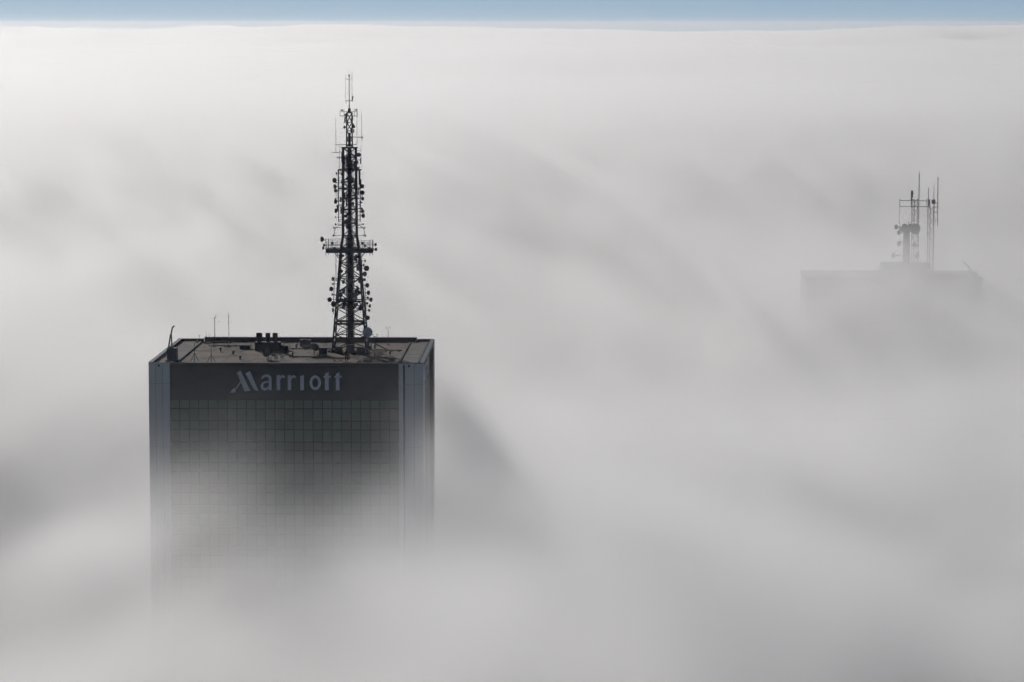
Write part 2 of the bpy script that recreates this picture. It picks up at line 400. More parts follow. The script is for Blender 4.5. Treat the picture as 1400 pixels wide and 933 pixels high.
# roof: base, roofing sheets, kerbs, walkway slabs, parapets
DZ = RZ - .42
tbox('roof_base', (TX0+.1, TX1-.1, TY0+.1, TY1-.1, RZ-.74, DZ-.03), 'tar')
KX0, KX1 = TX0+4.0, TX1-3.9
xs = np.linspace(KX0+.2, KX1-.2, 6)
for i in range(5):
    tbox('roofing_sheet', (xs[i]+.06, xs[i+1]-.06, TY0+.5, TY1-1.1, DZ-.028, DZ + .012*(i % 2)), 'deck' if i % 2 else 'deck_b')
for x in (KX0, KX1):
    tbox('roof_kerb', (x-.12, x+.12, TY0+3.0, TY1-3.0, DZ-.02, DZ+.22), 'tar')
tbox('roof_kerb', (KX0+.15, KX0+5, TY1-3.3, TY1-3.05, DZ+.02, DZ+.2), 'tar')
for x0, x1 in ((TX0+.62, KX0-.15), (KX1+.15, TX1-.62)):
    ys = np.linspace(TY0+.5, TY1-.7, 15)
    for a, b in zip(ys, ys[1:]):
        tbox('walkway_slab', (x0+random.uniform(0, .05), x1-random.uniform(0, .05), a+.07, b-.07, DZ-.025, DZ+.05+random.uniform(0, .025)), 'slab')
# edges: low coping in front, parapets on the other sides
tbox('coping', (TX0+.0, TX1, TY0-.03, TY0+.38, RZ-.11, RZ), 'coping')
for nm, d in (('side', (TX0, TX0+.55, TY0+.40, TY1-.5)), ('side', (TX1-.55, TX1, TY0+.40, TY1-.5))):
    tbox('parapet', (*d, DZ-.2, RZ-.06), 'parapet'); tbox('coping', (d[0]-.03, d[1]+.03, d[2], d[3], RZ-.058, RZ+.03), 'coping')
tbox('parapet', (TX0+4.3, TX1-2.9, TY1-.6, TY1-.1, DZ-.2, RZ+.22), 'parapet'); tbox('coping', (TX0+4.25, TX1-2.85, TY1-.65, TY1-.02, RZ+.222, RZ+.30), 'coping')
for a, b in ((TX0+.0, TX0+4.2), (TX1-2.8, TX1)):
    tbox('parapet', (a, b, TY1-.48, TY1-.06, DZ-.2, RZ-.05), 'parapet'); tbox('coping', (a, b, TY1-.5, TY1-.03, RZ-.048, RZ+.03), 'coping')
for x in (TX0+1.6, TX1-2.2):
    tbox('rain_spout', (x-.14, x+.14, TY0-.12, TY0-.002, RZ-.62, RZ-.36), 'tar')

# ------------------------------------------------------------------ letters on the fascia
def ribbon(pts, wid):
    """outline of a stroke with a width at each point"""
    L, R = [], []
    for i, p in enumerate(pts):
        a = Vector(pts[max(i-1, 0)]); b = Vector(pts[min(i+1, len(pts)-1)]); d = (b-a).normalized(); n = Vector((-d.y, d.x)); w_ = wid[i] if isinstance(wid, (list, tuple)) else wid
        L.append(Vector(p)+n*w_/2); R.append(Vector(p)-n*w_/2)
    return L, R
def arc(cx, cy_, rx, ry, a0, a1, n=14):
    return [(cx+rx*math.cos(math.radians(a0+(a1-a0)*k/n)), cy_+ry*math.sin(math.radians(a0+(a1-a0)*k/n))) for k in range(n+1)]
SU, SV, DEP = .014433, .014524, .22
def letter_mesh(polys, ribbons):
    bm = bmesh.new()
    def slab(loop):
        lo = [bm.verts.new((u*SU, 0, -v*SV)) for u, v in loop]; hi = [bm.verts.new((u*SU, DEP, -v*SV)) for u, v in loop]
        bm.faces.new(lo); bm.faces.new(hi[::-1]); k = len(lo)
        for i in range(k): bm.faces.new([lo[i], hi[i], hi[(i+1) % k], lo[(i+1) % k]])
    for p in polys: slab(p)
    for pts, wd in ribbons:
        L, R = ribbon(pts, wd)
        for i in range(len(L)-1): slab([L[i], L[i+1], R[i+1], R[i]])
    return bm
def arr(u): return ([[(u-18, 117), (u+18, 113), (u+18, 272), (u-18, 272)]], [([(u+14, 165), (u+22, 142), (u+36, 128), (u+52, 126), (u+68, 138)], [12, 20, 25, 25, 18])])
def tee(u): return ([[(u-20, 100), (u+20, 78), (u+20, 272), (u-20, 272)], [(u-36, 128), (u-20.5, 118), (u-20.5, 138), (u-36, 138)], [(u+20.5, 120), (u+44, 120), (u+40, 137), (u+20.5, 137)]], [])
GLYPHS = [
    ([[(187, 86), (224, 66), (328, 280), (268, 284)], [(278, 94), (325, 72), (415, 281), (368, 268)], [(110, 300), (146, 257), (176, 252), (168, 298)]],
     [([(234, 176), (206, 214), (178, 256)], [13, 11, 12])]),
    ([], [([(452, 152)] + arc(498, 152, 42, 33, 200, 352) + [(540, 200), (540, 272)], [16]*2 + [22]*6 + [28]*8 + [30, 30]),
          ([(526, 182), (490, 186), (462, 202), (450, 230), (460, 256), (484, 266), (510, 256), (527, 232)], [14, 18, 24, 28, 28, 24, 18, 12])]),
    arr(627), arr(744),
    ([[(861, 122), (899, 112), (899, 272), (861, 272)]], []),
    ([], [(arc(1020, 193, 47, 64, 0, 360, 28), [28]*29)]),
    tee(1142), tee(1258)]
def wall_sign(label, loc, rz):
    s = thing('wall_sign', label, 'sign', loc); s.rotation_euler.z = rz
    for polys, ribs in GLYPHS: obj('letter', letter_mesh(polys, ribs), 'letter', s)
    return s
wall_sign('pale blue-grey letters on the dark band above the glass front', (-55.62, FY - DEP - .003, 139.71), 0)
wall_sign('pale letters on the narrow side wall of the dark high-rise', (TX1 - .7 + DEP + .003, TY0 + 8.0, 139.71), math.pi/2)

# ------------------------------------------------------------------ aerial mast on the roof
MX, MY, BZ = -37.1, 512.0, DZ + .014
mast = thing('antenna_mast', 'tall dark lattice mast crowded with dishes and aerials on the hotel roof', 'mast', (MX, MY, BZ))
def mp(bm, name, mat, parent=mast, smooth=False): return obj(name, bm, mat, parent, smooth=smooth)
def mtube(name, a, b, r, mat='steel', parent=mast, n=6, r1=None):
    bm = bmesh.new(); add_tube(bm, a, b, r, r1, n); return mp(bm, name, mat, parent)
def h(z): return z - BZ                                    # heights are given above the ground
def half(z):                                                # half width of the lattice at a height
    pts = [(139.6, 2.72), (142.3, 2.52), (149.5, 1.92), (156, 1.42), (158, 1.10), (172, 1.02), (172.1, .46), (177.6, .42)]
    for (z0, a), (z1, b) in zip(pts, pts[1:]):
        if z <= z1: return a + (b-a)*(z-z0)/(z1-z0)
    return .42
CORN = ((-1, -1), (1, -1), (1, 1), (-1, 1))
def corner(k, z): s = half(z); return Vector((CORN[k % 4][0]*s, CORN[k % 4][1]*s, h(z)))
def lattice(zs, rl, rb, mat='steel', cross=True):
    for k in range(4):
        for a, b in zip(zs, zs[1:]):
            pa, pb, qa, qb = corner(k, a), corner(k, b), corner(k+1, a), corner(k+1, b)
            mtube('leg', pa, pb, rl, mat)
            mtube('strut', pb, qb, rb, mat)
            mtube('brace', pa, qb, rb, mat)
            if cross: mtube('brace', qa, pb, rb, mat)
lattice([BZ, 141.9, 144.2, 146.6, 149.0, 151.3, 153.6, 156.0], .15, .075)
lattice([156.0, 158.0, 160.0, 162.2, 164.4, 166.6, 168.8, 170.5, 172.0], .15, .07)
lattice([172.1, 173.4, 174.7, 176.0, 177.6], .09, .05)
for z in (144.2, 147.8):                                    # red-brown horizontal frames low on the mast
    s = half(z)
    for k in range(4): mtube('girder', corner(k, z) + Vector((0, 0, -.18)), corner(k+1, z) + Vector((0, 0, -.18)), .10, 'steel_red')
    for sx in (-1, 1): mtube('girder', (sx*s*.98, -s*.3, h(z)-.2), (0, 0, h(z)-.2), .07, 'steel_red')
# lift shaft / cable core up the middle
bm = bmesh.new(); add_box(bm, -.42, .42, -.42, .42, 0, h(158)); mp(bm, 'core', 'cable')
bm = bmesh.new(); add_box(bm, -.30, .30, -.30, .30, h(158)+.01, h(171.9)); mp(bm, 'core', 'cable')
for x in (-.62, -.5, .52, .64):
    mtube('cable', (x, -.35, 0), (x, -.30, h(157.8)), .05, 'cable', n=5)
for x in (-.42, .42): mtube('cable', (x, -.28, h(157.9)), (x, -.26, h(171.5)), .045, 'cable', n=5)
for k in range(14):                                         # cable looms clipped across the lattice
    z = 142.5 + k*2.05; s = half(z); a_ = R_.uniform(-.8, .8) if False else (-.8 + 1.6*((k*37) % 10)/10)
    bm = bmesh.new(); add_path(bm, [(a_*s, -s-.06, h(z)), (a_*s*.8, -s*.9-.1, h(z+.7)), (.3*(1 if k % 2 else -1), -.5, h(z+1.5))], .05, 5); mp(bm, 'cable_loom', 'cable')
# ladder with rungs
lad = mtube('ladder', (.72, -.9, h(158.4)), (.72, -.9, h(171.6)), .03, 'steel_grey')
for k in range(26): mtube('rung', (.72, -.9, h(158.7)+k*.5), (1.02, -.9, h(158.7)+k*.5), .018, 'steel_grey', lad, n=4)
# the wide service platform
pl_z = 155.75
bm = bmesh.new(); add_box(bm, -3.7, 3.7, -1.6, 1.6, h(pl_z)-.42, h(pl_z)+.22); bmesh.ops.bevel(bm, geom=bm.edges[:], offset=.05, segments=1, affect='EDGES')
plat = mp(bm, 'platform', 'steel')
for y in (-1.55, 1.55):
    for zz in (.55, .95, 1.35): mtube('railing', (-3.65, y, h(pl_z)+zz), (3.65, y, h(pl_z)+zz), .025, 'steel', plat)
    for x in (-3.65, -2.9, -2.15, -1.4, 1.4, 2.15, 2.9, 3.65): mtube('railing_post', (x, y, h(pl_z)+.2), (x, y, h(pl_z)+1.37), .03, 'steel', plat)
for x in (-3.72, -3.3, 3.3, 3.72): mtube('pipe_mount', (x, -1.7, h(pl_z)-.75), (x, -1.7, h(pl_z)+1.75), .05, 'steel', plat)
for s in (-1, 1):
    for y in (-1.2, 1.2): mtube('bracket', (s*1.25, y*.9, h(153.9)), (s*2.4, y, h(pl_z)-.4), .06, 'steel', plat)

def dish(x, y, z, r, yaw, mat='dish_dark', drum=True, tilt=0):
    """microwave drum or bowl; it looks along yaw (0 = to +x), with a bracket back to the mast"""
    d = Vector((math.cos(yaw)*math.cos(tilt), math.sin(yaw)*math.cos(tilt), math.sin(tilt)))
    bm = bmesh.new()
    if drum: prof = [(0, -r*.55), (r*.45, -r*.5), (r*.95, -r*.05), (r, r*.05), (r, r*.55), (r*.92, r*.62), (0, r*.66)]
    else: prof = [(0, -r*.06), (r*.35, -r*.03), (r*.7, r*.10), (r, r*.30), (r, r*.36), (r*.7, r*.16), (r*.35, r*.03), (0, 0)]
    add_lathe(bm, prof, (x, y, z), d, 18)
    o = mp(bm, 'dish_antenna', mat)
    e = Vector((x, y, z)) - d*r*.5
    s = min(half(z + BZ), 2.6); tx = max(-s, min(s, e.x)); ty = max(-s, min(s, e.y))
    if (Vector((tx, ty, z)) - e).length > .08: mtube('bracket', e, (tx, ty, z), .04, 'steel', o, n=5)
    return o
def panel(x, y, z, hh=1.2, wd=.22, yaw=0, mat='steel'):
    bm = bmesh.new(); add_box(bm, -wd/2, wd/2, -.06, .06, -hh/2, hh/2)
    bmesh.ops.rotate(bm, verts=bm.verts, matrix=Matrix.Rotation(yaw, 3, 'Z')); bmesh.ops.translate(bm, verts=bm.verts, vec=(x, y, z))
    o = mp(bm, 'panel_antenna', mat)
    s = half(z+BZ); mtube('bracket', (x, y, z), (max(-s, min(s, x)), max(-s, min(s, y)), z), .03, 'steel', o, n=5); return o
def whip(x, y, z0, z1, r=.04, mat='steel', parent=mast): return mtube('whip_antenna', (x, y, h(z0)), (x, y, h(z1)), r, mat, parent, n=5, r1=r*.7)
def yagi(x, y, z, s, n=4, ln=.9):
    bm = bmesh.new(); add_tube(bm, (x, y, z), (x+s*ln, y, z), .028, n=5)
    for k in range(n): px_ = x+s*ln*(k+.6)/n; add_tube(bm, (px_, y, z-.22), (px_, y, z+.22), .018, n=4)
    o = mp(bm, 'yagi_antenna', 'steel'); return o

R_ = random.Random(3)
# big bowl low on the mast and the dishes on the outrigger above it
dish(2.95, -2.2, h(142.75), .8, -1.75, 'white', True, .02)
out = mtube('outrigger', (2.75, -1.4, h(142.6)), (2.45, -1.4, h(150.4)), .055)
for z in (144.6, 147.2, 149.6): mtube('outrigger_arm', (2.66-(z-142.6)*.0385, -1.4, h(z)), (half(z)*.98, -half(z)*.95, h(z)), .04, 'steel', out)
for z, r, ys in ((145.0, .36, -1.5), (146.2, .22, -.9), (147.3, .30, -2.0), (148.2, .26, -1.2), (149.0, .30, -.4), (150.2, .30, -2.4)):
    dish(2.8+R_.uniform(0, .3), -1.5, h(z), r*R_.uniform(.7, 1.3), ys, R_.choice(['dish', 'dish_dark', 'panel_grey']))
# frames standing off both sides under the platform
for sx, x in ((-1, -3.0), (1, 2.75)):
    top = 155.0 if sx < 0 else 155.2
    f = mtube('stand_off_pipe', (x*.72, -1.3, h(150.8)), (x*.72, -1.3, h(top)), .055, 'steel_grey' if sx < 0 else 'steel')
    mtube('stand_off_arm', (x*.72, -1.3, h(top)), (sx*1.2, -1.2, h(top)), .06, 'steel', f)
    mtube('stand_off_arm', (x*.72, -1.3, h(151.2)), (sx*1.6, -1.4, h(151.2)), .06, 'steel', f)
# left cluster of drums
lp = mtube('outrigger', (-2.62, -1.3, h(145.6)), (-2.42, -1.3, h(151.6)), .055)
for z in (146.2, 148.6, 151.0): mtube('outrigger_arm', (-2.56, -1.3, h(z)), (-half(z), -half(z)*.9, h(z)), .045, 'steel', lp)
for x, z, r, ys in ((-2.75, 151.2, .27, 3.6), (-2.70, 150.4, .24, 2.6), (-2.8, 149.6, .30, 4.0), (-2.75, 148.7, .28, 3.2), (-3.25, 147.9, .34, 4.3), (-2.7, 147.2, .38, 3.9), (-2.85, 146.2, .3, 3.3), (-2.5, 145.7, .24, 4.4)):
    dish(x+R_.uniform(-.1, .35), -1.5, h(z), r*R_.uniform(.7, 1.25), ys, R_.choice(['dish', 'dish_dark', 'panel_grey']))
for x, z, r, ys in ((2.55, 154.1, .26, .1), (2.75, 152.9, .42, -1.0), (2.45, 152.0, .34, -.7), (2.35, 153.4, .24, -.2), (2.55, 151.1, .28, -1.4), (3.2, 147.9, .28, -.4), (3.15, 146.9, .26, .2)):
    dish(x+R_.uniform(-.3, .2), -1.45, h(z), r*R_.uniform(.7, 1.25), ys, R_.choice(['dish', 'dish_dark', 'panel_grey']))
# equipment massed within the lattice under the platform
for k in range(40):
    z = R_.uniform(146.3, 155.2); s = half(z); x = R_.uniform(-s*.9, s*.9)
    if R_.random() < .5: dish(x, -s-.25, h(z), R_.uniform(.2, .4), R_.uniform(-2.4, -.8), R_.choice(['dish', 'dish_dark', 'dish_dark', 'dish_blue']))
    else:
        bm = bmesh.new(); ww, hh_ = R_.uniform(.25, .5), R_.uniform(.4, .9); add_box(bm, x-ww/2, x+ww/2, -s-.3, -s+.02, h(z)-hh_/2, h(z)+hh_/2); mp(bm, 'equipment_box', R_.choice(['cabinet', 'steel', 'panel_grey']))
# platform ends
dish(-4.25, -1.7, h(157.55), .42, 3.5, 'dish_dark'); mtube('dish_arm', (-3.95, -1.7, h(157.4)), (-3.72, -1.7, h(157.3)), .04)
dish(-3.95, -1.75, h(156.6), .24, 3.6); dish(-4.1, -1.75, h(156.15), .26, 3.0)
dish(4.15, -1.75, h(156.7), .26, -.3); dish(4.2, -1.75, h(155.95), .27, -.6)
for x, z in ((-2.7, 156.9), (-2.4, 156.05), (2.1, 156.9), (2.5, 156.5), (3.2, 156.1), (-1.3, 156.2)):
    bm = bmesh.new(); add_box(bm, x-.19, x+.19, -1.5, -1.2, h(z)-.22, h(z)+.2); mp(bm, 'equipment_box', R_.choice(['steel', 'cabinet']), plat)
for x in (-3.1, 1.7, 2.3, 3.5): whip(x, 1.2, pl_z+.22, pl_z+R_.uniform(1.6, 2.1), .02, parent=plat)
# curved arms with drums above the platform, both sides
for s in (-1, 1):
    bm = bmesh.new(); add_path(bm, [(s*1.05, -1.0, h(159.75)), (s*1.7, -1.1, h(159.7)), (s*2.3, -1.15, h(159.2)), (s*2.45, -1.15, h(158.0))], .05); arm = mp(bm, 'curved_arm', 'steel')
    for x, z in ((2.35, 159.35), (2.45, 158.1), (2.1, 159.9)):
        yagi(s*x, -1.2, h(z), -s, 2, .5); dish(s*(x+.08), -1.25, h(z), .18, 0 if s > 0 else math.pi)
# upper lattice: stand-off pipes with drums and panels
for s in (-1, 1):
    sp = mtube('stand_off_pipe', (s*1.72, -1.0, h(160.3)), (s*1.72, -1.0, h(168.4)), .08)
    for z in (160.6, 163.0, 165.5, 168.2): mtube('stand_off_arm', (s*1.72, -1.0, h(z)), (s*half(z), -half(z), h(z)), .05, 'steel', sp)
    for k in range(8):
        z = R_.uniform(160.4, 166.8); dish(s*(1.85+R_.uniform(0, .4)), -1.1+R_.uniform(-.3, .5), h(z), R_.choice([.13, .18, .24, .3, .36]), (0 if s > 0 else math.pi)+R_.uniform(-1.2, 1.2), R_.choice(['dish_dark', 'dish', 'panel_grey']))
        if k % 3 == 0: panel(s*R_.uniform(1.3, 1.95), -1.2, h(R_.uniform(161, 171)), R_.uniform(.7, 1.7), .2, 0, R_.choice(['steel', 'panel_grey', 'cabinet']))
    for k in range(4): yagi(s*1.72, -1.0, h(164.1+k*.32), s, 3, .5)
dish(-2.25, -1.1, h(166.9), .40, 3.9, 'dish_dark'); dish(-2.2, -1.1, h(165.9), .36, 3.6, 'dish_dark')
dish(2.05, -1.1, h(165.95), .34, -.4, 'dish_dark'); dish(-2.0, -1.1, h(168.0), .2, 3.3)
# square frame rings round the upper lattice
for z, s in ((168.5, 1.75), (165.55, 1.7), (163.95, 1.3)):
    bm = bmesh.new(); hh_ = .11
    for a, b in (((-s, -s), (s, -s)), ((s, -s), (s, s)), ((s, s), (-s, s)), ((-s, s), (-s, -s))): add_tube(bm, (*a, h(z)), (*b, h(z)), hh_, n=4)
    mp(bm, 'ring_frame', 'steel')
for s in (-1, 1): panel(s*1.65, -1.75, h(167.3), 2.2, .2)
for x in (-1.1, -.35, .5, 1.15):
    panel(x, -1.25, h(R_.uniform(169.2, 170.8)), R_.uniform(1.4, 2.0), .24, 0, R_.choice(['steel', 'cabinet', 'panel_grey']))
for k in range(22):
    z = R_.uniform(159, 171); x = R_.uniform(-.9, .9)
    if k % 2: dish(x, -1.3, h(z), R_.uniform(.2, .36), R_.uniform(-2.2, -1), R_.choice(['dish_dark', 'dish_blue', 'dish_dark']))
    else: panel(x, -1.25, h(z), R_.uniform(.6, 1.3), .26, 0, R_.choice(['steel', 'cabinet']))
dish(1.55, -1.2, h(170.95), .34, -1.4, 'dish_blue')
bm = bmesh.new()
for (a, b) in (((-1.6, -1.2), (1.6, -1.2)), ((1.6, -1.2), (1.6, 1.2)), ((1.6, 1.2), (-1.6, 1.2)), ((-1.6, 1.2), (-1.6, -1.2))): add_tube(bm, (a[0]*.75, a[1], h(172.05)), (b[0]*.75, b[1], h(172.05)), .09, n=4)
mp(bm, 'ring_frame', 'steel')
for k in range(26):                                         # small aerials and boxes clamped to the upper lattice
    z = R_.uniform(158.5, 171.6); s = R_.choice([-1, 1]); x = s*R_.uniform(.9, 1.55)
    if k % 3 == 0: panel(x, -1.3, h(z), R_.uniform(.5, 1.2), R_.uniform(.16, .3), 0, R_.choice(['steel', 'cabinet', 'dish_blue']))
    elif k % 3 == 1: yagi(x, -1.1, h(z), s, R_.randint(2, 4), R_.uniform(.4, .9))
    else:
        bm = bmesh.new(); ww, hh_ = R_.uniform(.2, .4), R_.uniform(.25, .6); add_box(bm, x-ww/2, x+ww/2, -1.35, -1.0, h(z)-hh_/2, h(z)+hh_/2); mp(bm, 'equipment_box', R_.choice(['cabinet', 'steel', 'panel_grey']))
# side whips on cross arms
a = mtube('cross_arm', (-2.15, -.9, h(172.5)), (1.25, -.9, h(172.6)), .05); whip(-2.1, -.9, 171.2, 176.9, parent=a)
a = mtube('cross_arm', (-2.7, -.9, h(171.25)), (-1.0, -.9, h(171.4)), .05); whip(-1.5, -.9, 168.6, 172.3, parent=a)
a = mtube('cross_arm', (.4, -.5, h(173.75)), (2.2, -.5, h(173.7)), .05); whip(2.0, -.5, 173.1, 177.9, parent=a); mtube('clamp', (1.9, -.5, h(173.7)), (2.15, -.5, h(173.7)), .11, 'steel', a)
whip(1.25, -.6, 172.6, 178.2)
for z in (171.6, 170.2): mtube('cross_arm', (1.0, -.9, h(z)), (1.9, -.9, h(z)), .025)
whip(1.9, -.9, 169.4, 172.4)
# antenna cage round the narrow section
for k in range(10):
    ang = R_.uniform(0, 6.28); z = R_.uniform(174.6, 177.0)
    panel(.75*math.cos(ang), .75*math.sin(ang)-.1, h(z), R_.uniform(.5, .9), .2, ang+1.57, R_.choice(['steel', 'cabinet']))
dish(-.7, -.5, h(175.3), .24, 3.7); dish(.75, -.5, h(175.4), .22, -.6)
bm = bmesh.new(); add_box(bm, -.2, .2, -.2, .2, h(172.2), h(174.4)); mp(bm, 'equipment_box', 'steel')
for z in (177.1, 177.75):
    bm = bmesh.new(); add_tube(bm, (-1.45, -.4, h(z)), (1.3, -.4, h(z)), .045, n=5); mp(bm, 'cross_arm', 'steel')
for x in (-1.45, -.8, .85, 1.3):
    whip(x, -.4, 176.9, 178.2, .035); 
for x, z in ((-1.1, 178.0), (1.15, 178.05), (-.6, 177.3)):
    bm = bmesh.new(); add_box(bm, x-.16, x+.16, -.55, -.25, h(z)-.12, h(z)+.12); mp(bm, 'lamp_housing', 'steel')
# top pole
bm = bmesh.new(); add_tube(bm, (0, 0, h(177.5)), (0, 0, h(178.3)), .32, .2, 8); mp(bm, 'pole_foot', 'steel')
mtube('top_pole', (0, 0, h(178.2)), (0, 0, h(183.3)), .085, r1=.06)
a = mtube('cross_arm', (-.6, 0, h(179.45)), (.62, 0, h(179.45)), .05); whip(-.55, 0, 179.0, 183.6, .03, parent=a); whip(.45, 0, 179.4, 184.1, .035, parent=a)
mtube('cross_arm', (-.45, 0, h(182.9)), (.4, 0, h(182.9)), .03); mtube('clamp', (.45, 0, h(179.5)), (.6, 0, h(180.2)), .1)
bm = bmesh.new(); add_lathe(bm, [(0, 0), (.13, .02), (.13, .22), (.09, .34), (0, .36)], (0, 0, h(183.3)), (0, 0, 1), 10); mp(bm, 'beacon', 'steel')
whip(-.12, .1, 183.4, 184.6, .014)
# feet: plinth, bolts, cabinets round the base
for k in range(4):
    p = corner(k, BZ); bm = bmesh.new(); add_box(bm, p.x-.4, p.x+.4, p.y-.4, p.y+.4, 0.003, .5); mp(bm, 'footing', 'cabinet')
for x, y, wd, hh_ in ((-1.6, -3.6, 1.1, 1.0), (1.9, -3.4, 1.3, .9), (.2, -3.3, 1.2, 1.3)):
    bm = bmesh.new(); add_box(bm, x-wd/2, x+wd/2, y-.4, y+.4, .003, hh_); bmesh.ops.bevel(bm, geom=bm.edges[:], offset=.03, segments=1, affect='EDGES'); mp(bm, 'cable_box', 'cabinet')
for x, y in ((-2.9, -3.2), (-2.5, -3.0), (3.1, -3.2), (-2.95, -2.4), (2.7, -3.6)):
    bm = bmesh.new(); add_lathe(bm, [(0, 0), (.1, .01), (.06, .12), (.1, .2), (.06, .3), (.09, .36), (0, .4)], (x, y, .003), (0, 0, 1), 8); mp(bm, 'insulator', 'white')
for sx in (-1, 1): mtube('cable_tray', (sx*.9, -3.0, .18), (sx*3.4, -2.9, .16), .12, 'steel_grey')

# ------------------------------------------------------------------ things standing on the roof
def on_roof(name, label, cat, x, y, group=None): return thing(name, label, cat, (x, y, DZ + .016), group)

# window-cleaning crane
t = on_roof('cleaning_crane', 'blue-grey window-cleaning crane with a raised jib on the roof corner', 'crane', -63.45, 494.5)
bm = bmesh.new(); add_box(bm, -.75, .75, -.9, .9, .32, 2.15); bmesh.ops.bevel(bm, geom=bm.edges[:], offset=.05, segments=2, affect='EDGES'); obj('cabin', bm, 'crane', t)
bm = bmesh.new(); add_box(bm, -1.0, 1.0, -1.1, 1.1, .12, .317); obj('chassis', bm, 'crane', t)
for sx in (-1, 1):
    for sy in (-1, 1):
        bm = bmesh.new(); add_tube(bm, (sx*.75-.1, sy*.8, .15), (sx*.75+.1, sy*.8, .15), .15, n=12); obj('wheel', bm, 'cable', t)
jib = obj('jib', (lambda b: (add_tube(b, (-.62, 0, 2.1), (-.24, 0, 4.25), .12), add_tube(b, (-.05, 0, 2.1), (-.14, 0, 4.2), .11), b)[2])(bmesh.new()), 'crane', t)
for z in (2.6, 3.1, 3.6, 4.0):
    f = (z-2.1)/2.15; tube('jib_rung', (-.6+.38*f, 0, z), (-.1-.06*f, 0, z+.2), .035, 'crane', jib)
bm = bmesh.new(); add_path(bm, [(-.2, 0, 4.15), (-.02, 0, 5.05), (.12, 0, 5.4), (.36, 0, 5.52)], .12); obj('jib_tip', bm, 'crane', jib)
bm = bmesh.new(); add_box(bm, -.5, .1, -.3, .3, 2.152, 2.35); obj('winch', bm, 'duct', t)

# three exhaust stacks on a plinth
t = on_roof('exhaust_vents', 'plinth with three stubby dark exhaust stacks on the flat roof', 'vent', -50.4, 512.2)
bm = bmesh.new(); add_box(bm, -2.0, 2.1, -1.0, 1.0, 0, 1.35); bmesh.ops.bevel(bm, geom=bm.edges[:], offset=.04, segments=1, affect='EDGES'); obj('plinth', bm, 'duct', t)
for x, r in ((-1.35, .50), (.05, .38), (1.2, .42)):
    bm = bmesh.new(); add_tube(bm, (x, 0, 1.35), (x, 0, 2.2), r*.72, n=14); s_ = obj('stack', bm, 'duct', t)
    bm = bmesh.new(); add_lathe(bm, [(r*.7, 1.95), (r, 2.05), (r, 2.75), (r*.85, 2.77), (r*.8, 2.3), (0, 2.25)], (x, 0, 0), (0, 0, 1), 14); obj('cowl', bm, 'duct', s_)
    for k in range(4): tube('cowl_stay', (x+r*.9*math.cos(k*1.57+.8), r*.9*math.sin(k*1.57+.8), 1.35), (x+r*.9*math.cos(k*1.57+.8), r*.9*math.sin(k*1.57+.8), 2.06), .03, 'duct', s_, n=4)
bm = bmesh.new(); add_box(bm, 2.103, 3.3, -.6, .6, .0, .8); obj('duct', bm, 'duct', t)

def small_dish(label, x, y, r, yaw, tilt, mat, extra=True):
    t = on_roof('satellite_dish', label, 'satellite dish', x, y)
    d = Vector((math.cos(yaw)*math.cos(tilt), math.sin(yaw)*math.cos(tilt), math.sin(tilt))); z = r*.9 + .25
    bm = bmesh.new(); add_lathe(bm, [(0, -r*.04), (r*.5, r*.05), (r*.85, r*.2), (r, r*.33), (r, r*.37), (r*.8, r*.22), (r*.45, r*.08), (0, 0)], (0, 0, z), d, 20); obj('bowl', bm, mat, t, smooth=True)
    bm = bmesh.new(); e = Vector((0, 0, z)) + d*r*.9
    u, v = frame_of(d)
    for k in range(3):
        q = Vector((0, 0, z)) + d*r*.33 + (u*math.cos(k*2.09) + v*math.sin(k*2.09))*r*.95; add_tube(bm, q, e, .025, n=5)
    add_tube(bm, e - d*.1, e + d*.15, .09, n=8); obj('feed', bm, 'white', t)
    bm = bmesh.new(); add_tube(bm, (0, 0, 0), Vector((0, 0, z)) - d*r*.06, .07, n=8); obj('post', bm, 'steel_grey', t)
    if extra:
        for k in range(3):
            a_ = k*2.09 + .4; tube('leg', (0, 0, z*.55), (math.cos(a_)*r*.8, math.sin(a_)*r*.8, .0), .04, 'white', t)
    return t
small_dish('small dish on white tripod legs in front of the exhaust stacks', -48.9, 497.6, .75, 2.3, .5, 'dish_blue')
small_dish('grey dish tilted skyward beside the foot of the mast', -42.4, 506.0, .8, 1.2, .6, 'dish')
t = on_roof('roof_cabinet', 'dark equipment cabinet next to the tilted grey dish', 'cabinet', -40.9, 504.6)
bm = bmesh.new(); add_box(bm, -.65, .65, -.45, .45, .1, 1.15); bmesh.ops.bevel(bm, geom=bm.edges[:], offset=.03, segments=1, affect='EDGES'); obj('body', bm, 'duct', t)
bm = bmesh.new(); add_box(bm, -.7, .7, -.5, .5, 1.152, 1.22); obj('lid', bm, 'cabinet', t)
for sx in (-1, 1):
    bm = bmesh.new(); add_box(bm, sx*.5-.08, sx*.5+.08, -.4, .4, 0, .098); obj('foot', bm, 'cable', t)
for x, y, lb in ((-47.6, 497.0, 'white junction box by the small tripod dish'), (-46.8, 498.2, 'pale junction box nearer the mast than the tripod dish')):
    t = on_roof('junction_box', lb, 'box', x, y)
    bm = bmesh.new(); add_box(bm, -.25, .25, -.18, .18, .2, .62); bmesh.ops.bevel(bm, geom=bm.edges[:], offset=.02, segments=1, affect='EDGES'); obj('body', bm, 'white', t)
    for sx in (-.18, .18): tube('leg', (sx, 0, 0), (sx, 0, .2), .03, 'steel_grey', t)

